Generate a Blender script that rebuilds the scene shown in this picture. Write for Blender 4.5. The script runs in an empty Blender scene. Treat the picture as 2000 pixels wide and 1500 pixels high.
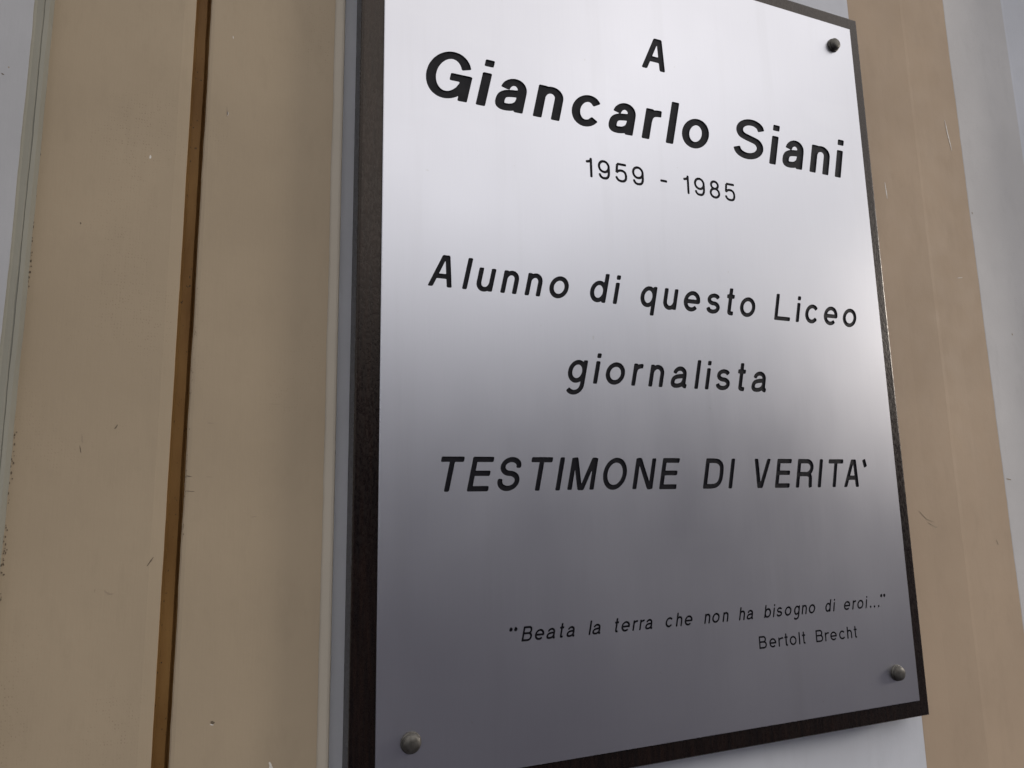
import bpy, math, random
import numpy as np
from mathutils import Vector, Matrix, geometry, noise

random.seed(7)
sc = bpy.context.scene
col = sc.collection

# ---------------------------------------------------------------- camera, sky, sun, exposure
# millimetres on the plaque: u to the right, v up (origin = lower right corner of the metal plate), w towards the viewer
Z0 = 1.50
def W(u, v, w):
    return Vector((u / 1000.0, -w / 1000.0, Z0 + v / 1000.0))

cam_d = bpy.data.cameras.new('camera')
cam = bpy.data.objects.new('camera', cam_d); col.objects.link(cam); sc.camera = cam
cam_d.sensor_fit = 'HORIZONTAL'; cam_d.sensor_width = 36.0
cam_d.lens = 36.0 * 1395.41 / 2000.0
cam_d.clip_start = 0.01; cam_d.clip_end = 3000.0
Rp = np.array([[0.92701132, -0.01773345, 0.37461385],
               [-0.04471891, 0.98652818, 0.15736065],
               [-0.37235766, -0.16262743, 0.91372977]])
def pw(r):                       # plaque axes (u, v, w) -> world
    return Vector((r[0], -r[2], r[1]))
M = Matrix((pw(Rp[0]), pw(Rp[1]), pw(Rp[2]))).transposed().to_4x4()
M.translation = W(-482.44, 149.06, 402.78)
cam.matrix_world = M

sun_to = Vector((0.932, -0.290, 0.217)).normalized()
world = bpy.data.worlds.new('World'); sc.world = world; world.use_nodes = True
nt = world.node_tree
bg = nt.nodes['Background']
sky = nt.nodes.new('ShaderNodeTexSky'); sky.sky_type = 'NISHITA'; sky.sun_disc = False
sky.sun_elevation = math.asin(sun_to.z)
sky.sun_rotation = math.atan2(sun_to.x, sun_to.y)
sky.air_density = 1.0; sky.dust_density = 1.0; sky.ozone_density = 1.0; sky.altitude = 0
# an overcast: most of the blue sky is covered by a bright grey cloud layer, brighter overhead than at the horizon
def wn(kind, **kw):
    n = nt.nodes.new(kind)
    for k_, v_ in kw.items(): setattr(n, k_, v_)
    return n
tc = wn('ShaderNodeTexCoord')
sep = wn('ShaderNodeSeparateXYZ'); nt.links.new(tc.outputs['Generated'], sep.inputs[0])
gr = wn('ShaderNodeMapRange'); gr.inputs['From Min'].default_value = 0.0; gr.inputs['From Max'].default_value = 1.0
gr.inputs['To Min'].default_value = 0.55; gr.inputs['To Max'].default_value = 1.35
nt.links.new(sep.outputs['Z'], gr.inputs['Value'])
cn = wn('ShaderNodeTexNoise'); cn.inputs['Scale'].default_value = 2.6; cn.inputs['Detail'].default_value = 5
nt.links.new(tc.outputs['Generated'], cn.inputs['Vector'])
cr = wn('ShaderNodeMapRange'); cr.inputs['From Min'].default_value = 0.35; cr.inputs['From Max'].default_value = 0.65
cr.inputs['To Min'].default_value = 0.8; cr.inputs['To Max'].default_value = 1.2
nt.links.new(cn.outputs['Fac'], cr.inputs['Value'])
cm_ = wn('ShaderNodeMath', operation='MULTIPLY'); nt.links.new(gr.outputs[0], cm_.inputs[0]); nt.links.new(cr.outputs[0], cm_.inputs[1])
CLOUD = 16.3
cc = wn('ShaderNodeVectorMath', operation='SCALE'); hm = wn('ShaderNodeMix', data_type='RGBA')                # cooler near the horizon, warmer overhead
hm.inputs[6].default_value = (0.955 * CLOUD, 0.985 * CLOUD, 1.04 * CLOUD, 1); hm.inputs[7].default_value = (1.02 * CLOUD, 0.985 * CLOUD, 0.955 * CLOUD, 1)
hr = wn('ShaderNodeMapRange'); hr.inputs['From Min'].default_value = 0.1; hr.inputs['From Max'].default_value = 0.6
nt.links.new(sep.outputs['Z'], hr.inputs['Value']); nt.links.new(hr.outputs[0], hm.inputs['Factor']); nt.links.new(hm.outputs[2], cc.inputs[0])
nt.links.new(cm_.outputs[0], cc.inputs['Scale'])
mx = wn('ShaderNodeMix', data_type='RGBA'); mx.inputs['Factor'].default_value = 0.85
nt.links.new(sky.outputs[0], mx.inputs[6]); nt.links.new(cc.outputs[0], mx.inputs[7])
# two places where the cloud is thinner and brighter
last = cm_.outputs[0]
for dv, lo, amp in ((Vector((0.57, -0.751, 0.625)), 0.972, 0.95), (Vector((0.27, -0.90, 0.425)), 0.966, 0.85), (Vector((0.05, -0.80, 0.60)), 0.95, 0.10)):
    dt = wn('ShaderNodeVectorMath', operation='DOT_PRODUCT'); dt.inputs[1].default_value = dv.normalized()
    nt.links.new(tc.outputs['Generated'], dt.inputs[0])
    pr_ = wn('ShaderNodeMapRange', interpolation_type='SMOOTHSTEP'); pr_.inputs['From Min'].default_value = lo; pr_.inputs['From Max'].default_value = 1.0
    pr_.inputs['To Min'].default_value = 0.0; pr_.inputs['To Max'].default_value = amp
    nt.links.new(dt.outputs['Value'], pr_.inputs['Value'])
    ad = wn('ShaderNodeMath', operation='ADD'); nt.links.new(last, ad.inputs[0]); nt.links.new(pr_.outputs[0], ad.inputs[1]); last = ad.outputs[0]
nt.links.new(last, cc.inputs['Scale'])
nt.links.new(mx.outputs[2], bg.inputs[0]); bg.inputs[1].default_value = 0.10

sun_d = bpy.data.lights.new('sun', 'SUN'); sun_d.energy = 1.45; sun_d.angle = math.radians(10)
sun_d.color = (1.0, 0.93, 0.84)
sun = bpy.data.objects.new('sun', sun_d); col.objects.link(sun)
sun.rotation_euler = sun_to.to_track_quat('Z', 'Y').to_euler()
sun.location = (2, -3, 5)

sc.view_settings.view_transform = 'Standard'
sc.view_settings.look = 'None'
sc.view_settings.exposure = -0.50
sc.view_settings.gamma = 1.0
sc.view_settings.use_curve_mapping = False

# ---------------------------------------------------------------- helpers
def link(name, me, mat=None, parent=None):
    o = bpy.data.objects.new(name, me); col.objects.link(o)
    if mat is not None and me is not None:
        me.materials.append(mat)
    if parent is not None:
        o.parent = parent
    return o

def empty(name, loc, label, cat):
    o = bpy.data.objects.new(name, None); col.objects.link(o)
    o.location = loc; o.empty_display_size = 0.05
    o['label'] = label; o['category'] = cat
    return o

def mesh(name, verts, faces, smooth=False, origin=Vector((0, 0, 0))):
    me = bpy.data.meshes.new(name)
    me.from_pydata([tuple(Vector(v) - origin) for v in verts], [], faces)
    me.validate(); me.update()
    if smooth:
        me.polygons.foreach_set('use_smooth', [True] * len(me.polygons))
    return me

def mat(name, base, rough=0.5, metallic=0.0, spec=0.5):
    m = bpy.data.materials.new(name); m.use_nodes = True
    b = m.node_tree.nodes['Principled BSDF']
    b.inputs['Base Color'].default_value = (*base, 1)
    b.inputs['Roughness'].default_value = rough
    b.inputs['Metallic'].default_value = metallic
    b.inputs['Specular IOR Level'].default_value = spec
    return m, m.node_tree, b

def node(t, kind, **kw):
    n = t.nodes.new(kind)
    for k, v in kw.items():
        setattr(n, k, v)
    return n

def coords(t, scale=(1, 1, 1)):
    g = node(t, 'ShaderNodeNewGeometry')
    mp = node(t, 'ShaderNodeMapping'); mp.inputs['Scale'].default_value = scale
    t.links.new(g.outputs['Position'], mp.inputs['Vector'])
    return mp.outputs['Vector']

def noise_tex(t, vec, scale, detail=4, rough=0.55):
    n = node(t, 'ShaderNodeTexNoise')
    n.inputs['Scale'].default_value = scale; n.inputs['Detail'].default_value = detail
    n.inputs['Roughness'].default_value = rough
    t.links.new(vec, n.inputs['Vector'])
    return n.outputs['Fac']

def ramp(t, fac, p0, p1, c0=0.0, c1=1.0):
    n = node(t, 'ShaderNodeMapRange'); n.inputs['From Min'].default_value = p0; n.inputs['From Max'].default_value = p1
    n.inputs['To Min'].default_value = c0; n.inputs['To Max'].default_value = c1
    t.links.new(fac, n.inputs['Value'])
    return n.outputs['Result']

def mul(t, a, b, op='MULTIPLY'):
    n = node(t, 'ShaderNodeMath', operation=op)
    for k, s in enumerate((a, b)):
        if isinstance(s, (int, float)): n.inputs[k].default_value = s
        else: t.links.new(s, n.inputs[k])
    return n.outputs[0]

def mix(t, fac, a, b):
    n = node(t, 'ShaderNodeMix', data_type='RGBA')
    if isinstance(fac, (int, float)): n.inputs['Factor'].default_value = fac
    else: t.links.new(fac, n.inputs['Factor'])
    for k, s in ((6, a), (7, b)):
        if isinstance(s, tuple): n.inputs[k].default_value = (*s, 1)
        else: t.links.new(s, n.inputs[k])
    return n.outputs[2]

def bump(t, b, height, strength, dist):
    n = node(t, 'ShaderNodeBump'); n.inputs['Strength'].default_value = strength
    n.inputs['Distance'].default_value = dist
    t.links.new(height, n.inputs['Height'])
    t.links.new(n.outputs['Normal'], b.inputs['Normal'])

# ---------------------------------------------------------------- materials
def paint(name, base, speck, rough=0.68, dirt=0.6):
    """brushed-on satin paint: uneven sheen, brush drag, clusters of tiny dark pits"""
    m, t, b = mat(name, base, rough, 0, 0.14)
    p = coords(t)
    big = noise_tex(t, p, 9, 4)
    c = mix(t, ramp(t, big, 0.35, 0.65), tuple(x * 0.945 for x in base), tuple(min(1, x * 1.045) for x in base))
    mid = noise_tex(t, coords(t, (70, 70, 26)), 1.0, 5, 0.65)
    c = mix(t, ramp(t, mid, 0.52, 0.72, 0, 0.35), c, tuple(x * 0.86 for x in base))
    drag = noise_tex(t, coords(t, (900, 900, 60)), 1.0, 3)
    # pits left by the roller: a fine weave, showing only in some patches
    vor = node(t, 'ShaderNodeTexVoronoi'); vor.inputs['Scale'].default_value = 1.0
    vor.inputs['Randomness'].default_value = 0.4
    t.links.new(coords(t, (680, 680, 560)), vor.inputs['Vector'])
    dots = ramp(t, vor.outputs['Distance'], 0.10, 0.26, 1, 0)
    patch = ramp(t, noise_tex(t, coords(t, (9, 9, 6)), 1.0, 3), 0.50, 0.63)
    some = ramp(t, noise_tex(t, p, 260, 2), 0.44, 0.60)
    f = mul(t, mul(t, mul(t, dots, patch), some), dirt)
    c = mix(t, f, c, speck)
    t.links.new(c, b.inputs['Base Color'])
    t.links.new(ramp(t, noise_tex(t, p, 40, 3), 0.3, 0.7, rough - 0.08, rough + 0.08), b.inputs['Roughness'])
    fine = noise_tex(t, p, 160, 5, 0.6)
    wav = noise_tex(t, p, 22, 2)
    h = mul(t, mul(t, mul(t, drag, 0.25), mul(t, fine, 0.5), 'ADD'), mul(t, wav, 0.35), 'ADD')
    h = mul(t, h, mul(t, f, -0.5), 'ADD')
    bump(t, b, h, 0.30, 0.0006)
    return m

BEIGE = (0.408, 0.325, 0.228)
beige = paint('beige_paint', BEIGE, (0.16, 0.12, 0.075))
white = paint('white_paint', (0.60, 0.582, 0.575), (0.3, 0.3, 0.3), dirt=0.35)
white_shaded = paint('white_paint_shaded', (0.455, 0.455, 0.47), (0.25, 0.25, 0.25), dirt=0.35)  # white paint darkened: the left side's weaker light is put into the colour
panel_white = paint('panel_white_paint', (0.665, 0.677, 0.72), (0.3, 0.3, 0.3), dirt=0.2)
beige_right = paint('peach_beige_paint', (0.475, 0.36, 0.258), (0.2, 0.15, 0.1), dirt=0.15)
lip_white = paint('lip_paint', (0.52, 0.465, 0.385), (0.3, 0.27, 0.22), dirt=0.3)
greenish = paint('pale_green_paint', (0.255, 0.248, 0.212), (0.2, 0.22, 0.2), dirt=0.6)
chip_white, _t, _b = mat('chip_white', (0.72, 0.68, 0.62), 0.6)
chip_dark, _t, _b = mat('chip_dark', (0.14, 0.105, 0.07), 0.8)
scuff, _t, _b = mat('scuff_mark', (0.335, 0.262, 0.183), 0.7)

m_groove, t, b = mat('ochre_varnish', (0.26, 0.145, 0.055), 0.6, 0, 0.2)
c = mix(t, ramp(t, noise_tex(t, coords(t, (60, 60, 14)), 1.0, 4), 0.35, 0.65), (0.22, 0.112, 0.034), (0.33, 0.185, 0.062))
c = mix(t, ramp(t, noise_tex(t, coords(t, (700, 700, 400)), 1.0, 2), 0.68, 0.74), c, (0.06, 0.04, 0.025))
t.links.new(c, b.inputs['Base Color'])
bump(t, b, noise_tex(t, coords(t, (300, 300, 90)), 1.0, 4), 0.4, 0.0006)

m_metal, t, b = mat('brushed_aluminium', (0.80, 0.80, 0.83), 0.34, 1.0)
streak = noise_tex(t, coords(t, (2600, 2600, 26)), 1.0, 4, 0.6)
cloud = noise_tex(t, coords(t, (7, 7, 5)), 1.0, 3)
t.links.new(mul(t, ramp(t, streak, 0.3, 0.7, 0.335, 0.365), ramp(t, cloud, 0.3, 0.7, -0.025, 0.035), 'ADD'), b.inputs['Roughness'])
c = mix(t, ramp(t, streak, 0.3, 0.7), (0.583, 0.583, 0.624), (0.603, 0.603, 0.644))
spots = ramp(t, noise_tex(t, coords(t, (160, 160, 160)), 1.0, 2), 0.735, 0.77)
c = mix(t, mul(t, spots, 0.35), c, (0.45, 0.44, 0.42))
run = ramp(t, noise_tex(t, coords(t, (38, 38, 3.0)), 1.0, 3), 0.56, 0.72)
wipe = ramp(t, noise_tex(t, coords(t, (9, 9, 34)), 1.0, 4, 0.6), 0.56, 0.72)
c = mix(t, mul(t, run, 0.16), c, (0.46, 0.455, 0.47)); c = mix(t, mul(t, wipe, 0.12), c, (0.68, 0.68, 0.70))
t.links.new(c, b.inputs['Base Color'])
bump(t, b, mul(t, streak, mul(t, noise_tex(t, coords(t, (400, 400, 400)), 1.0, 2), 0.5), 'ADD'), 0.10, 0.00006)

m_letter, t, b = mat('black_engraving_paint', (0.008, 0.0075, 0.011), 0.45, 0, 0.15)
t.links.new(ramp(t, noise_tex(t, coords(t, (180, 180, 120)), 1.0, 4), 0.3, 0.7, 0.36, 0.55), b.inputs['Roughness'])
bump(t, b, noise_tex(t, coords(t, (500, 500, 500)), 1.0, 3), 0.35, 0.0004)

m_wood, t, b = mat('dark_stained_wood', (0.008, 0.005, 0.005), 0.3, 0, 0.42)
b.inputs['Specular Tint'].default_value = (1.0, 0.86, 0.76, 1)
grain = noise_tex(t, coords(t, (420, 420, 30)), 1.0, 5, 0.65)
c = mix(t, ramp(t, grain, 0.35, 0.7), (0.0025, 0.0015, 0.0018), (0.012, 0.0058, 0.0042))
t.links.new(c, b.inputs['Base Color'])
mott = noise_tex(t, coords(t, (900, 900, 380)), 1.0, 3, 0.6)
t.links.new(ramp(t, mott, 0.3, 0.7, 0.20, 0.38), b.inputs['Roughness'])
bump(t, b, mul(t, mott, mul(t, grain, 0.5), 'ADD'), 0.24, 0.0005)

m_screw, t, b = mat('tarnished_nickel', (0.22, 0.2, 0.16), 0.5, 0.7)
c = mix(t, ramp(t, noise_tex(t, coords(t, (260, 260, 260)), 1.0, 4), 0.35, 0.65), (0.07, 0.064, 0.056), (0.145, 0.137, 0.124))
t.links.new(c, b.inputs['Base Color'])

m_ground, t, b = mat('paving', (0.06, 0.06, 0.063), 0.9)
c = mix(t, ramp(t, noise_tex(t, coords(t), 6, 6), 0.3, 0.7), (0.031, 0.029, 0.043), (0.052, 0.049, 0.071))
t.links.new(c, b.inputs['Base Color'])
bump(t, b, noise_tex(t, coords(t), 120, 4), 0.4, 0.003)

m_scratch, t, b = mat('bright_scratch', (0.86, 0.86, 0.88), 0.6, 0.6)
m_smudge, t, b = mat('dried_drip', (0.30, 0.30, 0.31), 0.6, 0.7)

# ---------------------------------------------------------------- ground
g = link('ground', mesh('ground', [(-400, -800, 0), (400, -800, 0), (400, 0.25, 0), (-400, 0.25, 0)], [(0, 1, 2, 3)]), m_ground)
g['kind'] = 'structure'; g['label'] = 'grey paving below the wall'

# unseen dark block added behind the viewer to dim the plate's lower reflection
m_blocker, t, b = mat('blocker_dark', (0.056, 0.056, 0.098), 0.85)
m_blocker_top, t, b = mat('blocker_top_dark', (0.06, 0.06, 0.065), 0.8)
sky_blocker = empty('sky_blocker', (10, -30, 0), 'long low dark block added behind the viewer to dim the plate', 'sky_blocker')
def box(x0, x1, y0, y1, z0, z1):
    v = [(x, y, z) for x in (x0, x1) for y in (y0, y1) for z in (z0, z1)]
    return v, [(0, 1, 3, 2), (4, 6, 7, 5), (0, 4, 5, 1), (2, 3, 7, 6), (0, 2, 6, 4), (1, 5, 7, 3)]
v_, f_ = box(-70, 130, -10, 0, 0, 9.7)
link('blocker_wall', mesh('blocker_wall', v_, f_), m_blocker, sky_blocker)
rv = [(-70.4, 0.5, 9.72), (130.4, 0.5, 9.72), (130.4, -10.5, 9.72), (-70.4, -10.5, 9.72), (-70.4, -5, 10.6), (130.4, -5, 10.6)]
link('blocker_top', mesh('blocker_top', rv, [(0, 1, 5, 4), (2, 3, 4, 5), (1, 2, 5), (3, 0, 4), (3, 2, 1, 0)]), m_blocker_top, sky_blocker)

# ---------------------------------------------------------------- painted wall
CU, CW = -482.44, 402.78
def ua(u0, w):                                   # u0 measured on the plate plane -> true u at depth w
    return CU + (u0 - CU) * (CW - w) / CW
PXL = lambda u: u * 400.0

zs = [-1500, -1200, -900, -600, -400, -250] + [(-180 + 3.0 * i) for i in range(0, 311)] + [800, 900, 1100, 1500, 2000, 2600]
def wob(seed, amp, v, f=0.02):
    return amp * (noise.noise(Vector((seed * 7.3, v * f, 1.7))) + 0.5 * noise.noise(Vector((seed * 3.1, v * f * 4.1, 9.2)))
                  + 0.25 * noise.noise(Vector((seed * 5.1, v * f * 14, 4.2))))

wall = empty('painted_wall', (0, 0.02, 0), 'painted wall behind the plaque with vertical beige and white bands', 'wall')
def strip(name, pts, m, label=None):
    """pts: (u, w, wobble amplitude, seed) along the wall; swept upwards into one band"""
    verts, faces = [], []
    n = len(pts)
    for v in zs:
        for (u, w, a, s) in pts:
            verts.append(W(u + (wob(s, a, v) if a else 0), v, w))
    for r in range(len(zs) - 1):
        for k in range(n - 1):
            a = r * n + k
            faces.append((a, a + 1, a + n + 1, a + n))
    o = link(name, mesh(name, verts, faces, False, Vector((0, 0.02, 0))), m, wall)
    if label: o['label'] = label
    return o

D_P = -21.5                                      # white panel behind the plaque
D_B = -15.0                                      # beige boards
A = lambda u0, w, a=0, s=0: (ua(u0, w), w, a, s)

# far left: pale face and its edge
eL = A(-574.7, D_B, 0.35, 1)
eL2 = A(-579.4, -7.6, 0.45, 2)
eL3 = A(-583.4, -4.0, 0.45, 3)
strip('white_band', [(-3500, -4.0, 0, 0), (-760, -4.0, 0, 0), A(-590, -4.0), eL3], white_shaded, 'white band at the far left, its dimmer light painted in')
strip('edge_strip', [eL3, (eL3[0] + 0.2, -5.6, 0.45, 3), A(-582.0, -6.6, 0.3, 3), eL2, (eL2[0] + 0.15, -8.3, 0.45, 2), (eL2[0] + 0.5, -8.5, 0.4, 12), (eL2[0] + 0.75, -8.2, 0.4, 12), A(-576.6, -9.4, 0.3, 5), A(-574.9, D_B + 1.0, 0.35, 1), (A(-574.9, D_B + 1.0)[0] + 0.1, D_B - 0.5, 0.35, 1), eL], greenish, 'pale greenish edge beside the left beige board')
# left beige board, groove, right beige board
g0 = A(-513.0, D_B); g1 = A(-510.0, D_B - 0.25); g2 = A(-507.0, D_B - 0.55, 0.2, 6)
strip('beige_board', [eL, A(-572, D_B), A(-540, D_B), g0, g1, g2], beige, 'beige board left of the brown groove')
gf = D_B - 6.0
g3 = A(-506.6, gf + 0.8, 0.12, 6); g4 = A(-505.6, gf); g5 = (ua(-499.6, D_B) + 0.3, gf - 3.2, 0.25, 7); gs = (g5[0] - 2.2, gf - 0.1, 0.3, 17); gs2 = (g5[0] - 1.0, gf - 3.0, 0.3, 17)
strip('groove', [g2, g3, g4, gs, gs2, g5], m_groove, 'ochre brown groove between the two beige boards')
h0 = (ua(-499.6, D_B) + 0.3, D_B - 0.9, 0.4, 7); h1 = (ua(-498.6, D_B), D_B - 0.2, 0.3, 7); h2 = A(-497.0, D_B)
b0 = A(-441.5, D_B); b1 = A(-438.0, D_B + 0.1); b2 = A(-430.4, D_B + 0.5, 0.4, 8)
strip('beige_board', [g5, h0, h1, h2, A(-470, D_B), b0], beige, 'beige board between the brown groove and the plaque')
strip('bead_moulding', [b0, b1, b2], beige, 'narrow beige moulding left of the plaque, in its shadow')
pl = A(-424.4, D_B - 0.4, 0.12, 9); p0 = (pl[0] + 0.3, D_P, 0.12, 9)
strip('lip_strip', [b2, (b2[0] + 0.15, D_B - 0.3, 0.4, 8), (pl[0] - 1.6, D_B + 0.1, 0.1, 9), (pl[0] - 0.5, D_B - 0.1, 0.12, 9), pl, (pl[0] + 0.3, D_B - 1.0, 0.12, 9), p0], lip_white, 'pale lip of the moulding beside the white panel')
# white panel behind the plaque
q0 = (ua(-0.3, D_P), D_P, 0.3, 10)
strip('white_panel', [p0, (-410, D_P, 0, 0), (-200, D_P, 0, 0), (0, D_P, 0, 0), q0], panel_white, 'white panel directly behind the plaque')
# right beige band with a faint ridge, then white, then the bluish return
r0 = (ua(64.5, D_P) - 1.5, D_P + 1.0, 0.5, 11); r1 = (ua(64.5, D_P) + 2.5, D_P + 0.75, 0.5, 11)
rm = (ua(30, D_P), D_P + 0.15, 0, 0)
s0 = (ua(122.3, D_P), D_P + 0.2, 0.55, 12)
strip('beige_band', [q0, (q0[0] + 0.8, D_P + 0.1, 0.3, 10), rm, r0, r1, (ua(90, D_P), D_P + 0.2, 0, 0), s0], beige_right, 'beige band with a faint ridge right of the plaque')
w0 = (ua(207, D_P), D_P + 0.4, 0, 0)
strip('white_band', [s0, (s0[0] + 0.6, D_P + 0.4, 0.55, 12), w0], white, 'white band right of the beige band')
strip('white_return', [w0, (w0[0] + 3, D_P + 0.8, 0, 0), (w0[0] + 9, D_P + 4.2, 0, 0), (w0[0] + 26, D_P + 16, 0, 0), (w0[0] + 60, D_P + 38, 0, 0), (w0[0] + 66, D_P + 40, 0, 0), (3500, D_P + 40, 0, 0)], panel_white, 'bluish white return at the far right')
# solid body of the wall
bv = [W(u, v, w) for u in (-3500, 3500) for v in (-1500, 2600) for w in (-300, -40)]
link('wall_core', mesh('wall_core', bv, [(0, 1, 3, 2), (4, 6, 7, 5), (0, 4, 5, 1), (2, 3, 7, 6), (0, 2, 6, 4), (1, 5, 7, 3)], False, Vector((0, 0.02, 0))), white, wall)

# ---------------------------------------------------------------- small marks on the paint
def pxplane(px, py, w=0.0):
    """where a measured point of the wall lies at depth w (used once, to take measurements off the photo)"""
    d = Vector(((px - 1000) / 1395.41, -(py - 750) / 1395.41, -1.0))
    d = np.array(d) @ Rp
    k = (w - CW) / d[2]
    return CU + d[0] * k, 149.06 + d[1] * k

def mark(name, pts, width, w, m, parent, lift=0.05, jit=0.25, thick=0.0):
    """a thin uneven streak lying on a surface at depth w; pts are (u, v) in mm"""
    P = []
    for k in range(len(pts) - 1):
        a, b_ = Vector(pts[k]), Vector(pts[k + 1])
        n = max(2, int((b_ - a).length / 0.7))
        P += [a.lerp(b_, i / n) for i in range(n)]
    P.append(Vector(pts[-1]))
    n = len(P); L, R_ = [], []
    for i, p in enumerate(P):
        d = (P[min(i + 1, n - 1)] - P[max(i - 1, 0)]); d.normalize()
        q = Vector((-d.y, d.x)); s = i / max(1, n - 1)
        hw = width * 0.5 * (math.sin(math.pi * (0.06 + 0.88 * s)) ** 0.7) * (1 + jit * random.uniform(-1, 1))
        o = q * random.uniform(-1, 1) * width * jit * 0.4
        L.append(p + q * hw + o); R_.append(p - q * hw + o)
    top = [W(a.x, a.y, w + lift) for a in L] + [W(a.x, a.y, w + lift) for a in R_]
    bot = [W(a.x, a.y, w - 0.02) for a in L] + [W(a.x, a.y, w - 0.02) for a in R_]
    verts = top + bot; N2 = 2 * n; faces = []
    for i in range(n - 1):
        faces.append((i, n + i, n + i + 1, i + 1))
        faces.append((N2 + i, i, i + 1, N2 + i + 1))
        faces.append((n + i, N2 + n + i, N2 + n + i + 1, n + i + 1))
    faces.append((0, N2, N2 + n, n)); faces.append((n - 1, 2 * n - 1, N2 + 2 * n - 1, N2 + n - 1))
    return link(name, mesh(name, verts, faces, False, parent.matrix_basis.translation), m, parent)

def pmark(name, pix, width, w, m, parent, **k):
    return mark(name, [pxplane(x, y, w) for x, y in pix], width, w, m, parent, **k)

DB2 = D_B
for pix, wd, dd, m_ in [
    ([(1845, 234), (1851, 262), (1859, 294)], 1.3, D_P + 0.4, chip_white),
    ([(1728, 356), (1731, 375), (1733, 388)], 1.1, D_P + 0.2, chip_white),
    ([(443, 208), (444, 216), (443, 228)], 0.9, DB2, scuff), ([(445, 218), (445, 226)], 0.7, DB2, chip_white),
    ([(294, 303), (293, 310)], 0.9, DB2, chip_white),
    ([(455, 70), (456, 76)], 0.5, DB2, chip_white),
    ([(411, 1410), (416, 1412), (419, 1410)], 1.5, DB2, chip_dark), ([(410, 1415), (417, 1416)], 0.7, DB2, chip_white),
    ([(224, 838), (230, 829)], 0.6, DB2, chip_dark),
    ([(287, 1106), (294, 1096), (300, 1088)], 0.5, DB2, chip_dark),
    ([(363, 929), (375, 931)], 0.45, DB2, chip_dark), ([(364, 959), (380, 960)], 0.35, DB2, chip_dark),
    ([(403, 931), (415, 932)], 0.5, DB2, scuff), ([(489, 1010), (501, 1009)], 0.5, DB2, scuff),
    ([(527, 1488), (529, 1500), (530, 1520)], 1.9, DB2, chip_white),
    ([(526, 789), (548, 790)], 0.25, DB2, scuff),
    ([(160, 848), (161, 866)], 0.8, DB2, scuff), ([(405, 826), (418, 827)], 0.7, DB2, scuff),
    ([(158, 885), (156, 870)], 0.4, DB2, chip_dark), ([(157, 434), (158, 438)], 1.0, DB2, chip_dark),
    ([(203, 1153), (209, 1158), (214, 1160), (222, 1160)], 1.0, DB2, scuff),
    ([(186, 1150), (184, 1157)], 0.7, DB2, scuff),
    ([(1828, 1003), (1832, 992), (1838, 1004), (1843, 993), (1849, 1016)], 0.55, D_P + 0.3, scuff),
    ([(1812, 1020), (1828, 1030), (1842, 1026)], 0.8, D_P + 0.3, scuff),
    ([(1795, 998), (1810, 1014), (1826, 1020)], 0.5, D_P + 0.3, scuff),
    ([(1946, 1054), (1950, 1064)], 0.9, D_P + 0.3, scuff), ([(1902, 1070), (1912, 1071)], 0.8, D_P + 0.3, scuff),
    ([(1870, 543), (1880, 542)], 0.5, D_P + 0.4, chip_white),
    ([(1802, 325), (1812, 334)], 0.7, D_P + 0.3, scuff),
    ([(1976, 651), (1978, 655)], 1.2, D_P + 0.5, scuff), ([(1965, 935), (1975, 937)], 0.9, D_P + 0.5, scuff),
    ([(1898, 414), (1900, 418)], 0.9, D_P + 0.5, scuff),
    ([(3, 143), (8, 146)], 0.8, -4.0, chip_dark), ([(16, 130), (18, 133)], 0.7, -4.0, scuff)]:
    nm = 'paint_chip' if m_ is chip_white else ('paint_nick' if m_ is chip_dark else 'scuff_mark')
    pmark(nm, pix, wd, dd, m_, wall)
# dark specks along the cracked paint lines beside the left board and the groove
def specks(line, n, m_, w, spread, size):
    V, F = [], []
    for i in range(n):
        s = random.random(); k = s * (len(line) - 1); j = min(int(k), len(line) - 2)
        x = line[j][0] + (line[j + 1][0] - line[j][0]) * (k - j) + random.gauss(0, spread)
        y = line[j][1] + (line[j + 1][1] - line[j][1]) * (k - j)
        u, v = pxplane(x, y, w); a = size * random.uniform(0.4, 1.0); hgt = a * random.uniform(0.8, 2.6)
        base = len(V)
        ring = [(u + a * 0.5 * math.cos(q) * random.uniform(.7, 1), v + hgt * 0.5 * math.sin(q)) for q in [i2 * math.pi / 3 for i2 in range(6)]]
        V += [W(p[0], p[1], w + 0.06) for p in ring] + [W(p[0], p[1], w - 0.02) for p in ring]
        F.append(tuple(base + i2 for i2 in range(6)))
        F += [(base + i2, base + 6 + i2, base + 6 + (i2 + 1) % 6, base + (i2 + 1) % 6) for i2 in range(6)]
    o = link('paint_specks', mesh('paint_specks', V, F, False, Vector((0, 0.02, 0))), m_, wall); o['kind'] = 'stuff'
specks([(80, 278), (66, 420), (56, 560)], 46, chip_dark, D_B + 0.1, 1.3, 0.75)
specks([(30, 840), (22, 930), (10, 1060), (0, 1180)], 46, chip_dark, D_B + 0.1, 2.0, 0.8)
specks([(386, 560), (376, 720), (368, 860), (360, 960), (357, 1050)], 46, chip_dark, D_B + 0.02, 1.2, 0.45)

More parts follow.
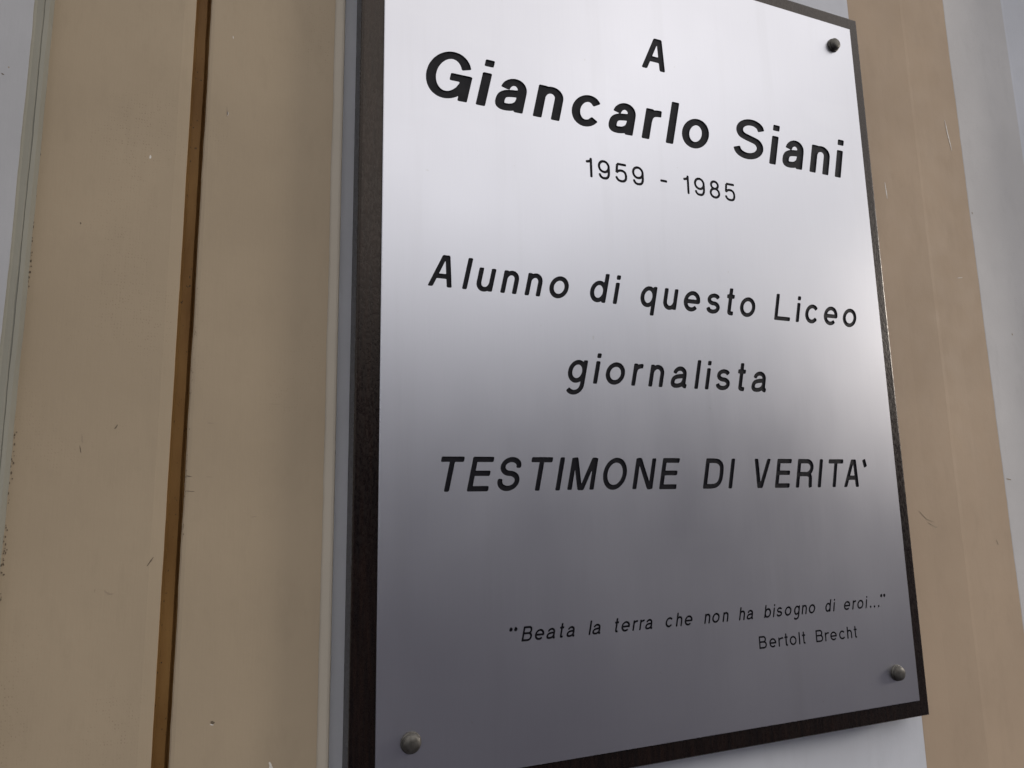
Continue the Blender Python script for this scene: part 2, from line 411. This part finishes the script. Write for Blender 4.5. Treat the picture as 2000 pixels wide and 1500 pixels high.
# ---------------------------------------------------------------- engraved lettering: single-line engraver's alphabet
def arc(cx, cy, rx, ry, a0, a1, n=None):
    n = n or max(6, int(abs(a1 - a0) / 9))
    return [(cx + rx * math.cos(math.radians(a0 + (a1 - a0) * i / n)), cy + ry * math.sin(math.radians(a0 + (a1 - a0) * i / n))) for i in range(n + 1)]
def bez(p0, p1, p2, p3, n=12):
    o = []
    for i in range(n + 1):
        s = i / n; q = 1 - s
        o.append(tuple(q**3 * p0[k] + 3*q*q*s * p1[k] + 3*q*s*s * p2[k] + s**3 * p3[k] for k in (0, 1)))
    return o
def chain(*ps):
    o = list(ps[0])
    for p in ps[1:]:
        o += list(p)[1:] if (abs(o[-1][0] - p[0][0]) + abs(o[-1][1] - p[0][1])) < 1e-6 else list(p)
    return o

def glyph(ch, w, h, x, r, bold=False):
    """strokes = list of (centre line, closed); y clip = (lo, hi) or None"""
    S = []; clip = None
    ln = lambda *p: S.append((list(p), False))
    def bowl(top, x0=0.0, x1=None):
        x1 = w if x1 is None else x1
        S.append((arc((x0 + x1) / 2, top / 2, (x1 - x0) / 2 - r, top / 2 - r, 0, 360, 40), True))
    if ch in 'lI': ln((r, 0), (r, h))
    elif ch == 'i':
        ln((r, 0), (r, x)); ln((r, h - (1.9 if bold else 2.1) * r), (r, h))
    elif ch in 'nh':
        ln((r, 0), (r, x if ch == 'n' else h))
        rx = w / 2 - r; ry = min(rx * 1.12, x * 0.42)
        S.append((chain(arc(w / 2, x + 0.05*r - r - ry, rx, ry, 172, 0), [(w - r, 0)]), False))
    elif ch == 'u':
        ln((w - r, 0), (w - r, x))
        rx = w / 2 - r; ry = min(rx * 1.12, x * 0.42)
        S.append((chain([(r, x), (r, r + ry)], arc(w / 2, r - 0.25*r + ry, rx, ry, 180, 360)), False))
    elif ch == 'o': bowl(x)
    elif ch == 'O': bowl(h)
    elif ch == 'c':
        S.append((arc(w / 2 + 0.02 * w, x / 2, w / 2 - r, x / 2 - r, 36, 326, 36), False))
    elif ch == 'e':
        S.append((chain([(r, x * 0.49), (w - r, x * 0.49)], arc(w / 2, x / 2, w / 2 - r, x / 2 - r, 0, 318, 36)), False))
    elif ch == 'a':
        tail = 0 if bold else 1.1 * r
        sx = w - r - tail
        ry = x * 0.27
        rx = (sx - 1.5 * r) / 2
        top = arc(sx - rx, x - r - ry, rx, ry, 172, 0)
        if bold: S.append((chain(top, [(sx, 0)]), False))
        else: S.append((chain(top, [(sx, 1.9 * r)], bez((sx, 1.9 * r), (sx, r * 1.1), (sx + .4 * r, r), (w - 0.5 * r, r * .9), 5)), False))
        S.append((chain(bez((sx, x * 0.62), (sx, x * .545), (sx * .72, x * .56), (sx * .52, x * .53)),
                        bez((sx * .52, x * .53), (sx * .26, x * .50), (r, x * .43), (r, x * .27)),
                        bez((r, x * .27), (r, x * .14), (sx * .28, r), (sx * .46, r)),
                        bez((sx * .46, r), (sx * .78, r), (sx, x * .22), (sx, x * .42))), False))
    elif ch in 'dqb':
        bowl(x)
        if ch == 'd': ln((w - r, 0), (w - r, h))
        if ch == 'q': ln((w - r, x), (w - r, -0.37 * x))
        if ch == 'b': ln((r, 0), (r, h))
    elif ch == 'g':
        bowl(x)
        S.append((chain([(w - r, x), (w - r, -0.02 * x)], bez((w - r, -0.02 * x), (w - r, -.46 * x), (w * .32, -.50 * x), (r * 1.2, -.26 * x))), False))
    elif ch in 'sS':
        H = x if ch == 's' else h
        rx = w / 2 - r; rt = (H - 2 * r) * (0.245 if ch == 's' else 0.24); rb = (H - 2 * r) / 2 - rt
        kx = 0.93
        if bold:
            t_ = arc(w / 2, H - r - rt, rx * kx, rt, 8, 222, 24); b_ = arc(w / 2, r + rb, rx, rb, 48, -172, 24)
            S.append((chain(t_, bez(t_[-1], (w * .33, H * .535), (w * .66, H * .50), b_[0]), b_), False))
        else:
            a_ = 18 if ch == 's' else -12
            S.append((chain(arc(w / 2, H - r - rt, rx * kx, rt, a_, 268, 26), arc(w / 2, r + rb, rx, rb, 88, -196 + (18 if ch == 's' else 0), 26)), False))
    elif ch == 'r':
        ln((r, 0), (r, x))
        S.append((bez((r, x * 0.55), (r, x * .86), (w * .55, x - r), (w, x - r), 12), False))
    elif ch == 't':
        sx = w * 0.47
        S.append((chain([(sx, h), (sx, 2.0 * r)], bez((sx, 2.0 * r), (sx, r), (sx + .4 * r, r), (sx + 2.4 * r, r), 6)), False))
        ln((0, x * 0.94), (w, x * 0.94))
    elif ch == 'A':
        ln((r * 1.05, -2 * r), (r * 1.05 + (w / 2 - r * 1.4) , h + 2 * r * .2)); ln((w - r * 1.05, -2 * r), (w - r * 1.05 - (w / 2 - r * 1.4), h + 2 * r * .2))
        ln((w * 0.22, h * 0.335), (w * 0.78, h * 0.335)); clip = (0, h)
    elif ch == 'V':
        ln((r * 1.05, h + 2 * r), (w / 2 - r * .3, -.4 * r)); ln((w - r * 1.05, h + 2 * r), (w / 2 + r * .3, -.4 * r)); clip = (0, h)
    elif ch == 'T': ln((0, h - r), (w, h - r)); ln((w / 2, 0), (w / 2, h - r))
    elif ch == 'E':
        ln((r, 0), (r, h)); ln((r, h - r), (w, h - r)); ln((r, h * .52), (w * .95, h * .52)); ln((r, r), (w, r))
    elif ch == 'L': ln((r, 0), (r, h)); ln((r, r), (w, r))
    elif ch == 'M':
        ln((r, 0), (r, h)); ln((w - r, 0), (w - r, h))
        ln((r * 1.3, h + r), (w / 2 - r * .1, -.6 * r)); ln((w - r * 1.3, h + r), (w / 2 + r * .1, -.6 * r)); clip = (0, h)
    elif ch == 'N':
        ln((r, 0), (r, h)); ln((w - r, 0), (w - r, h)); ln((r * 1.2, h + .4 * r), (w - r * 1.2, -.4 * r)); clip = (0, h)
    elif ch == 'D':
        ln((r, 0), (r, h))
        q = w * .42
        S.append((chain([(r, h - r), (q, h - r)], bez((q, h - r), (w * .92, h - r), (w - r, h * .66), (w - r, h / 2)),
                        bez((w - r, h / 2), (w - r, h * .34), (w * .92, r), (q, r)), [(r, r)]), False))
    elif ch == 'B':
        ln((r, 0), (r, h)); y = h * .53; q = w * .6
        S.append((chain([(r, h - r), (q, h - r)], arc(q, (h - r + y) / 2, w * .93 - r - q, (h - r - y) / 2, 90, -90), [(r, y)]), False))
        S.append((chain([(r, y), (q, y)], arc(q, (r + y) / 2, w - r - q, (y - r) / 2, 90, -90), [(r, r)]), False))
    elif ch == 'R':
        ln((r, 0), (r, h)); y = h * .47; q = w * .58
        S.append((chain([(r, h - r), (q, h - r)], arc(q, (h - r + y) / 2, w - r - q, (h - r - y) / 2, 90, -90), [(r, y)]), False))
        S.append((chain(bez((q, y), (w * .86, y), (w * .85, h * .36), (w * .86, h * .25)), [(w * .87, 1.2 * r), (w - r * .9, 0)]), False))
    elif ch == '1':
        sx = w - r
        ln((sx, 0), (sx, h)); S.append((bez((0, h * .775), (w * .45, h * .775), (sx, h * .84), (sx, h - r * 1.2)), False))
    elif ch == '9':
        cy = h * .66
        S.append((arc(w / 2, cy, w / 2 - r, h - r - cy, 0, 360, 40), True))
        S.append((chain([(w - r, cy), (w - r, h * .42)], bez((w - r, h * .42), (w - r, h * .12), (w * .72, r), (w * .5, r)), bez((w * .5, r), (w * .27, r), (w * .16, h * .15), (w * .13, h * .29))), False))
    elif ch == '8':
        y = h * .54
        S.append((arc(w / 2, (h - r + y) / 2, w * .42 - r, (h - r - y) / 2, 0, 360, 36), True))
        S.append((arc(w / 2, (r + y) / 2, w / 2 - r, (y - r) / 2, 0, 360, 36), True))
    elif ch == '5':
        ln((w * .16, h - r), (w * .95, h - r)); S.append(([(w * .18, h - r), (w * .10, h * .47), ], False))
        S.append((chain(bez((w * .10, h * .47), (w * .2, h * .58), (w * .35, h * .615), (w * .5, h * .615)), bez((w * .5, h * .615), (w * .8, h * .615), (w - r, h * .5), (w - r, h * .33)),
                        bez((w - r, h * .33), (w - r, h * .15), (w * .76, r), (w * .5, r)), bez((w * .5, r), (w * .24, r), (w * .13, h * .15), (w * .06, h * .29))), False))
    elif ch == '-': ln((0, h * .47), (w, h * .47))
    elif ch == '`': ln((r * .5, h), (w - r * .9, h - 3.6 * r))
    elif ch == '.': S.append((arc(r, 1.2 * r, .3 * r, .3 * r, 0, 360, 12), True))
    elif ch in '\u201c\u201d':
        up = 1 if ch == '\u201c' else -1
        for dx in (1.5 * r, w - 2.0 * r):
            cx_ = dx; cy_ = h - (2.1 if up > 0 else .9) * r
            S.append((arc(cx_, cy_, .75 * r, .75 * r, 0, 360, 16), True))
            S.append(([(cx_ - up * .75 * r, cy_), (cx_ - up * .6 * r, cy_ + up * 1.0 * r), (cx_ + up * .3 * r, cy_ + up * 1.9 * r)], False))
    return S, clip

def seg_d(X, Y, a, b):
    ax, ay = a; dx, dy = b[0] - ax, b[1] - ay
    L2 = dx * dx + dy * dy + 1e-12
    s = np.clip(((X - ax) * dx + (Y - ay) * dy) / L2, 0, 1)
    return np.hypot(X - ax - s * dx, Y - ay - s * dy)
def box_d(X, Y, a, b, r, rho, fa, fb):
    """segment a-b of half width r with flat, slightly rounded ends where fa / fb"""
    dx, dy = b[0] - a[0], b[1] - a[1]; L = math.hypot(dx, dy) + 1e-9; dx /= L; dy /= L
    s = (X - a[0]) * dx + (Y - a[1]) * dy; q = np.abs((X - a[0]) * -dy + (Y - a[1]) * dx)
    e = np.maximum(s - L, -1e3) if fb else np.full_like(X, -1e3)
    e2 = -s if fa else np.full_like(X, -1e3)
    A_ = q - (r - rho); B_ = np.maximum(e, e2) + rho
    d = np.hypot(np.maximum(A_, 0), np.maximum(B_, 0)) + np.minimum(np.maximum(A_, B_), 0) - rho
    if not fb: d = np.maximum(d, s - L)
    if not fa: d = np.maximum(d, -s)
    return d

def glyph_sdf(X, Y, strokes, clip, r, rho):
    D = np.full_like(X, 1e3)
    for pts, closed in strokes:
        if closed or len(pts) < 2:
            for k in range(len(pts) - 1): D = np.minimum(D, seg_d(X, Y, pts[k], pts[k + 1]) - r)
            continue
        if len(pts) == 2:
            D = np.minimum(D, box_d(X, Y, pts[0], pts[1], r, rho, True, True)); continue
        # walk in from both ends so that the last ~r of the stroke is a flat-ended box
        P = [np.array(p, float) for p in pts]
        def cut(P, ln_):
            acc = 0; k = 0
            while k < len(P) - 2:
                L = np.linalg.norm(P[k + 1] - P[k])
                if acc + L >= ln_: break
                acc += L; k += 1
            L = np.linalg.norm(P[k + 1] - P[k]); f = min(1, (ln_ - acc) / max(L, 1e-9))
            return P[k] + (P[k + 1] - P[k]) * f, k + 1
        pa, ka = cut(P, r * 1.02); pb, kb = cut(P[::-1], r * 1.02)
        inner = [pa] + P[ka:len(P) - kb] + [pb]
        for k in range(len(inner) - 1): D = np.minimum(D, seg_d(X, Y, inner[k], inner[k + 1]) - r)
        D = np.minimum(D, box_d(X, Y, P[0], pa, r, rho, True, False))
        D = np.minimum(D, box_d(X, Y, P[-1], pb, r, rho, True, False))
    if clip:
        A_ = D + rho; B_ = np.maximum(clip[0] - Y, Y - clip[1]) + rho
        D = np.hypot(np.maximum(A_, 0), np.maximum(B_, 0)) + np.minimum(np.maximum(A_, B_), 0) - rho
    return D

def contours(F, x0, y0, res):
    """marching squares: closed loops of the zero level"""
    ny, nx = F.shape; F = np.where(np.abs(F) < 1e-7, 1e-7, F); I = F < 0
    def pt(e):
        k, j, i = e
        if k == 0: a, b_ = F[j, i], F[j, i + 1]; s = a / (a - b_); return (x0 + (i + s) * res, y0 + j * res)
        a, b_ = F[j, i], F[j + 1, i]; s = a / (a - b_); return (x0 + i * res, y0 + (j + s) * res)
    nxt = {}
    mixed = (I[:-1, :-1].astype(int) + I[1:, :-1] + I[:-1, 1:] + I[1:, 1:]); js, is_ = np.nonzero((mixed > 0) & (mixed < 4))
    for j, i in zip(js, is_):
        a, b_, c_, d_ = I[j, i], I[j, i + 1], I[j + 1, i + 1], I[j + 1, i]
        E_ = [(0, j, i), (1, j, i + 1), (0, j + 1, i), (1, j, i)]      # bottom right top left
        V_ = [a, b_, c_, d_]
        st = [k for k in range(4) if V_[k] and not V_[(k + 1) % 4]]    # leaving the inside going round
        en = [k for k in range(4) if not V_[k] and V_[(k + 1) % 4]]
        if len(st) == 1: nxt[E_[st[0]]] = E_[en[0]]
        else:
            for s_ in st: nxt[E_[s_]] = E_[(s_ + 3) % 4]
    loops = []
    while nxt:
        e0 = next(iter(nxt)); e = e0; lp = []
        while e in nxt:
            lp.append(pt(e)); e = nxt.pop(e)
        if len(lp) > 5: loops.append(lp)
    return loops

def simplify(lp, tol):
    def dp(P):
        if len(P) < 3: return P
        a, b_ = np.array(P[0]), np.array(P[-1]); d = b_ - a; L = np.hypot(*d)
        Q = np.array(P[1:-1]) - a
        dist = np.abs(Q[:, 0] * d[1] - Q[:, 1] * d[0]) / L if L > 1e-9 else np.hypot(Q[:, 0], Q[:, 1])
        k = int(dist.argmax())
        if dist[k] < tol: return [P[0], P[-1]]
        return dp(P[:k + 2])[:-1] + dp(P[k + 1:])
    h = len(lp) // 2
    return dp(lp[:h + 1])[:-1] + dp(lp[h:] + [lp[0]])[:-1]

K = 0.225
# (part, label, base line v, cap height, x-height, stroke, slant, corner softness, glyphs (character, left u, width))
LINES = [
 ('dedication_letter', 'engraved capital A at the top', 459.0, 26.0, 19, 4.6, 0.20, .5, [('A', -213.5, 22.7)]),
 ('name_lettering', 'engraved bold first name Giancarlo', 403.1, 33.9, 24.3, 6.5, K, .28,
  [('G', -376.7, 29.8), ('i', -340.3, 5.7), ('a', -328.0, 20.7), ('n', -300.0, 19.8), ('c', -273.4, 23.4), ('a', -243.2, 20.5), ('r', -215.4, 13.4), ('l', -195.1, 5.7), ('o', -182.8, 23.9)]),
 ('name_lettering', 'engraved bold surname Siani', 403.1, 33.9, 24.3, 6.5, K, .28,
  [('S', -136.2, 28.6), ('i', -100.8, 5.7), ('a', -88.5, 20.5), ('n', -60.5, 19.7), ('i', -34.1, 5.7)]),
 ('date_lettering', 'engraved dates 1959 - 1985', 366.4, 14.3, 10, 1.9, 0.0, .85,
  [('1', -261.0, 4.9), ('9', -251.8, 9.5), ('5', -238.1, 9.4), ('9', -224.6, 9.6), ('-', -201.4, 5.8), ('1', -181.6, 4.9), ('9', -172.4, 9.5), ('8', -158.9, 9.5), ('5', -145.0, 9.4)]),
 ('pupil_line_lettering', 'engraved line Alunno di questo Liceo', 278.4, 20.5, 15.2, 3.15, K, .55,
  [('A', -373.0, 17.0), ('l', -350.4, 2.75), ('u', -342.0, 11.3), ('n', -325.3, 11.0), ('n', -308.8, 10.9), ('o', -292.6, 13.8), ('d', -263.0, 12.7), ('i', -244.7, 2.75),
   ('q', -224.2, 12.5), ('u', -205.7, 11.3), ('e', -189.0, 13.8), ('s', -169.6, 11.8), ('t', -152.7, 6.8), ('o', -140.3, 13.9), ('L', -108.2, 15.0), ('i', -87.7, 2.75), ('c', -79.5, 13.4), ('e', -60.8, 13.9), ('o', -41.5, 14.1)]),
 ('journalist_line_lettering', 'engraved word giornalista', 223.5, 20.5, 15.2, 3.15, K, .55,
  [('g', -281.1, 13.2), ('i', -261.9, 2.75), ('o', -253.6, 14.4), ('r', -233.3, 7.4), ('n', -220.1, 11.3), ('a', -202.8, 13.9), ('l', -183.1, 2.75), ('i', -174.3, 2.75), ('s', -165.7, 12.2), ('t', -147.6, 6.9), ('a', -134.5, 14.1)]),
 ('testimony_line_lettering', "engraved capitals TESTIMONE DI VERITA'", 155.4, 20.5, 15, 3.2, 0.218, .55,
  [('T', -367.8, 14.3), ('E', -348.3, 13.4), ('S', -330.2, 14.3), ('T', -310.3, 14.4), ('I', -290.9, 2.8), ('M', -282.7, 18.6), ('O', -259.0, 17.4), ('N', -236.0, 15.3), ('E', -215.6, 13.4),
   ('D', -180.9, 15.6), ('I', -159.8, 2.8), ('V', -140.7, 16.2), ('E', -119.5, 13.3), ('R', -100.6, 15.2), ('I', -80.2, 2.8), ('T', -71.5, 14.3), ('A', -55.6, 16.7), ('`', -37.9, 4.8)]),
 ('quotation_lettering', 'engraved small italic quotation near the bottom', 68.3, 8.5, 6.3, 1.24, 0.22, .8,
  [('\u201c', -324.2, 5.2), ('B', -315.4, 6.4), ('e', -307.3, 6.1), ('a', -299.6, 6.1), ('t', -291.4, 2.9), ('a', -286.3, 5.8), ('l', -271.2, 1.0), ('a', -268.8, 6.0), ('t', -253.7, 2.9), ('e', -248.7, 6.1), ('r', -240.5, 3.4), ('r', -235.6, 3.4), ('a', -231.3, 5.7),
   ('c', -216.5, 5.7), ('h', -208.3, 4.7), ('e', -201.9, 6.1), ('n', -186.3, 4.5), ('o', -180.3, 6.0), ('n', -171.7, 4.5), ('h', -158.3, 4.7), ('a', -152.1, 5.8),
   ('b', -137.2, 5.6), ('i', -129.8, 1.0), ('s', -126.8, 4.9), ('o', -119.7, 5.9), ('g', -111.6, 5.1), ('n', -104.6, 4.5), ('o', -98.4, 5.9), ('d', -83.3, 5.1), ('i', -75.8, 1.0),
   ('e', -65.9, 6.1), ('r', -57.7, 3.4), ('o', -53.1, 6.0), ('i', -44.9, 1.0), ('.', -40.4, 1.0), ('.', -36.6, 1.0), ('.', -32.5, 1.0), ('\u201d', -30.9, 5.2)]),
 ('author_lettering', 'engraved small upright name Bertolt Brecht', 48.8, 8.2, 6.1, 1.15, 0.0, .8,
  [('B', -142.9, 6.5), ('e', -134.3, 6.0), ('r', -126.5, 4.4), ('t', -121.2, 3.0), ('o', -116.7, 6.0), ('l', -108.7, .95), ('t', -105.7, 3.0), ('B', -93.4, 6.6), ('r', -85.2, 4.0), ('e', -80.3, 6.1), ('c', -72.2, 5.9), ('h', -64.6, 4.7), ('t', -58.1, 3.0)]),
]

def glyph_G(w, h, r):
    S = []
    cx, cy = w * .50, h / 2
    ring = arc(cx, cy, w * .50 - r, h / 2 - r, 24, 322, 44)
    S.append((ring, False))
    S.append(([(w * .53, h * .475), (w, h * .475)], False))            # arm
    S.append(([(w - r * .8, h * .475 + r * .95), (w - r * .8, 0)], False))  # spur
    S.append((chain(arc(cx, cy, w * .50 - r, h / 2 - r, 322, 338, 4), [(w - r * 1.0, h * .42)]), False))
    return S, None

plaque_loc = W(-200, 0, -21)
plaque = empty('memorial_plaque', plaque_loc, 'brushed metal memorial plaque with engraved black Italian inscription on a dark wooden board', 'plaque')
PW, PH = 400.0, 543.2
all_v, all_e, owners = [], [], []          # 2D vertices, constraint edges, which line each loop belongs to
GL = []                                   # glyphs kept for telling inside from outside
for li, (pn, lab, base, h, x, st, k, soft, gl) in enumerate(LINES):
    r = st / 2; rho = r * soft * 0.98; res = st / 8.5
    for ch, u0, w in gl:
        bold = pn == 'name_lettering'
        q_ = 0.82 if bold else 1.0         # flat pen: horizontals thinner than stems
        S, clip = glyph_G(w, h / q_, r) if ch == 'G' else glyph(ch, w, h / q_, x / q_, r, bold)
        # rounded letters overshoot the line a little
        pad = 3 * res
        xs = [p[0] for s in S for p in s[0]]; ys = [p[1] for s in S for p in s[0]]
        xa, xb = min(xs) - r - pad, max(xs) + r + pad; ya, yb = min(ys) - r - pad, max(ys) + r + pad
        if clip: ya, yb = max(ya, clip[0] - pad), min(yb, clip[1] + pad)
        X, Y = np.meshgrid(np.arange(xa, xb + res, res), np.arange(ya, yb + res, res))
        D = glyph_sdf(X, Y, S, clip, r, rho)
        loops = [simplify(l, st * 0.008) for l in contours(D, xa, ya, res)]
        GL.append((li, u0, base, k, S, clip, r, rho, u0 + xa, u0 + xb + k * yb + 1, base + ya * q_, base + yb * q_, q_))
        loops = [[(p[0], p[1] * q_) for p in lp] for lp in loops]
        for lp in loops:
            b0_ = len(all_v)
            all_v += [Vector((u0 + p[0] + k * p[1], base + p[1])) for p in lp]
            n = len(lp); all_e += [(b0_ + i, b0_ + (i + 1) % n) for i in range(n)]
INS = 0.5
nb = len(all_v)
rect = [(-PW + INS, INS), (-INS, INS), (-INS, PH - INS), (-PW + INS, PH - INS)]
all_v += [Vector(p) for p in rect]; all_e += [(nb, nb + 1), (nb + 1, nb + 2), (nb + 2, nb + 3), (nb + 3, nb)]
ov, oe, of, ovo, oeo, ofo = geometry.delaunay_2d_cdt(all_v, all_e, [], 0, 1e-5)
OV = np.array([(v.x, v.y) for v in ov]); TR = np.array(of)
CEN = OV[TR].mean(axis=1)
tri_line = np.full(len(TR), -1)
for (li, u0, base, k, S, clip, r, rho, x0, x1, y0, y1, q_) in GL:
    sel = np.nonzero((CEN[:, 0] > x0 - 3) & (CEN[:, 0] < x1 + 3) & (CEN[:, 1] > y0) & (CEN[:, 1] < y1) & (tri_line < 0))[0]
    if not len(sel): continue
    yy = CEN[sel, 1] - base; xx = CEN[sel, 0] - u0 - k * yy
    d = glyph_sdf(xx, yy / q_, S, clip, r, rho)
    tri_line[sel[d < 0]] = li
def ccw(t_):
    a, b_, c_ = OV[t_[0]], OV[t_[1]], OV[t_[2]]
    return t_ if (b_[0]-a[0])*(c_[1]-a[1]) - (b_[1]-a[1])*(c_[0]-a[0]) > 0 else (t_[0], t_[2], t_[1])
TRI = [ccw(tuple(int(q) for q in t_)) for t_ in TR]
# plate: face with the letters cut out, chamfered rim, sides, back
pv = [W(x_, y_, 0) for x_, y_ in OV]; pf = [TRI[i] for i in range(len(TRI)) if tri_line[i] < 0]
cor = [int(np.hypot(OV[:, 0] - p[0], OV[:, 1] - p[1]).argmin()) for p in rect]
out = [(-PW, 0), (0, 0), (0, PH), (-PW, PH)]
n0 = len(pv); pv += [W(p[0], p[1], -0.35) for p in out] + [W(p[0], p[1], -1.6) for p in out]
for i in range(4):
    j = (i + 1) % 4
    pf += [(cor[i], n0 + i, n0 + j, cor[j]), (n0 + i, n0 + 4 + i, n0 + 4 + j, n0 + j)]
pf.append((n0 + 7, n0 + 6, n0 + 5, n0 + 4))
plate = link('metal_plate', mesh('metal_plate', pv, pf, False, plaque_loc), m_metal, plaque)
DEPTH = {'name_lettering': .8, 'dedication_letter': .7}
for li, L in enumerate(LINES):
    tr = [TRI[i] for i in range(len(TRI)) if tri_line[i] == li]
    dep = DEPTH.get(L[0], 0.6 if L[5] > 1.2 else 0.3)
    used = sorted({q for t_ in tr for q in t_}); ix = {q: i for i, q in enumerate(used)}
    V = [W(OV[q][0], OV[q][1], -dep) for q in used] + [W(OV[q][0], OV[q][1], 0) for q in used] + [W(OV[q][0], OV[q][1], -0.4 * dep) for q in used]
    F = [tuple(ix[q] for q in t_) for t_ in tr]
    ed = {}; rim = []
    for t_ in tr:
        for a, b_ in ((t_[0], t_[1]), (t_[1], t_[2]), (t_[2], t_[0])): ed[(a, b_)] = 1
    n = len(used)
    for (a, b_) in ed:
        if (b_, a) not in ed:
            F.append((ix[b_], ix[a], 2 * n + ix[a], 2 * n + ix[b_]))
            F.append((2 * n + ix[b_], 2 * n + ix[a], n + ix[a], n + ix[b_])); rim.append(len(F) - 1)
    o = link(L[0], mesh(L[0], V, F, False, plaque_loc), m_letter, plate); o['label'] = L[1]
    o.data.materials.append(m_metal)
    for q in rim: o.data.polygons[q].material_index = 1

# scratches and dried spots on the plate
for pix, wd, m_ in [([(1168, 1419), (1186, 1418), (1194, 1409), (1228, 1391), (1258, 1381)], 0.55, m_scratch),
                    ([(940, 1399), (952, 1395), (963, 1393)], 0.8, m_scratch), ([(1042, 1445), (1052, 1437), (1062, 1434), (1090, 1433)], 0.4, m_scratch),
                    ([(844, 1463), (847, 1466)], 0.9, m_scratch), ([(853, 1356), (860, 1356)], 0.4, m_scratch),
                    ([(1254, 952), (1255, 954)], 0.9, m_smudge), ([(1291, 1048), (1293, 1053)], 1.0, m_smudge), ([(1221, 995), (1222, 998)], 0.6, m_smudge),
                    ([(1276, 1094), (1287, 1096)], 0.4, m_smudge), ([(920, 218), (934, 220)], 0.7, m_smudge), ([(914, 491), (925, 493)], 0.7, m_smudge)]:
    pmark('scratch' if m_ is m_scratch else 'dried_spot', pix, wd, 0.0, m_, plate, lift=0.02, jit=0.5)

# ---------------------------------------------------------------- dark wooden board with eased edges
BL, BR, BB, BT = -413.9, 10.6, -11.6, 555.2
prof = [(-20.6, 0.0), (-3.2, 0.0), (-2.2, 0.25), (-1.75, 0.8), (-1.62, 1.7)]
bvv, bff = [], []
for (w, ins) in prof:
    bvv += [W(BL + ins, BB + ins, w), W(BR - ins, BB + ins, w), W(BR - ins, BT - ins, w), W(BL + ins, BT - ins, w)]
for k in range(len(prof) - 1):
    for i in range(4):
        j = (i + 1) % 4; bff.append((k * 4 + i, k * 4 + j, k * 4 + 4 + j, k * 4 + 4 + i))
e = (len(prof) - 1) * 4
bff += [(e, e + 1, e + 2, e + 3), (3, 2, 1, 0)]
link('backing_board', mesh('backing_board', bvv, bff, False, plaque_loc), m_wood, plaque)

# ---------------------------------------------------------------- four domed screw caps
pr = [(0.0, -0.3), (5.7, -0.3), (5.7, 0.9), (5.55, 1.35), (5.2, 1.55), (4.95, 1.5), (4.95, 1.75), (5.05, 2.2), (4.95, 2.9), (4.55, 3.7), (3.7, 4.35), (2.4, 4.75), (1.1, 4.92), (0.0, 4.95)]
def cap_mesh():
    V, F = [], []; N = 40
    for (rr, w) in pr:
        for i in range(N):
            a = 2 * math.pi * i / N
            V.append(Vector((rr * math.cos(a) / 1000, -w / 1000, rr * math.sin(a) / 1000)))
    for k in range(len(pr) - 1):
        for i in range(N):
            j = (i + 1) % N; F.append((k * N + i, k * N + j, k * N + N + j, k * N + N + i))
    return mesh('screw_cap', V, F, True)
cm = cap_mesh(); cm.materials.append(m_screw)
for (u, v, l) in [(-381, 22, 'screw cap at the lower left corner of the plate'), (-20.6, 21.6, 'screw cap at the lower right corner of the plate'),
                  (-21.9, 522.2, 'screw cap at the upper right corner of the plate'), (-381, 522, 'screw cap at the upper left corner of the plate')]:
    o = bpy.data.objects.new('screw_cap', cm); col.objects.link(o); o.parent = plaque
    o.location = W(u, v, 0.02) - plaque_loc
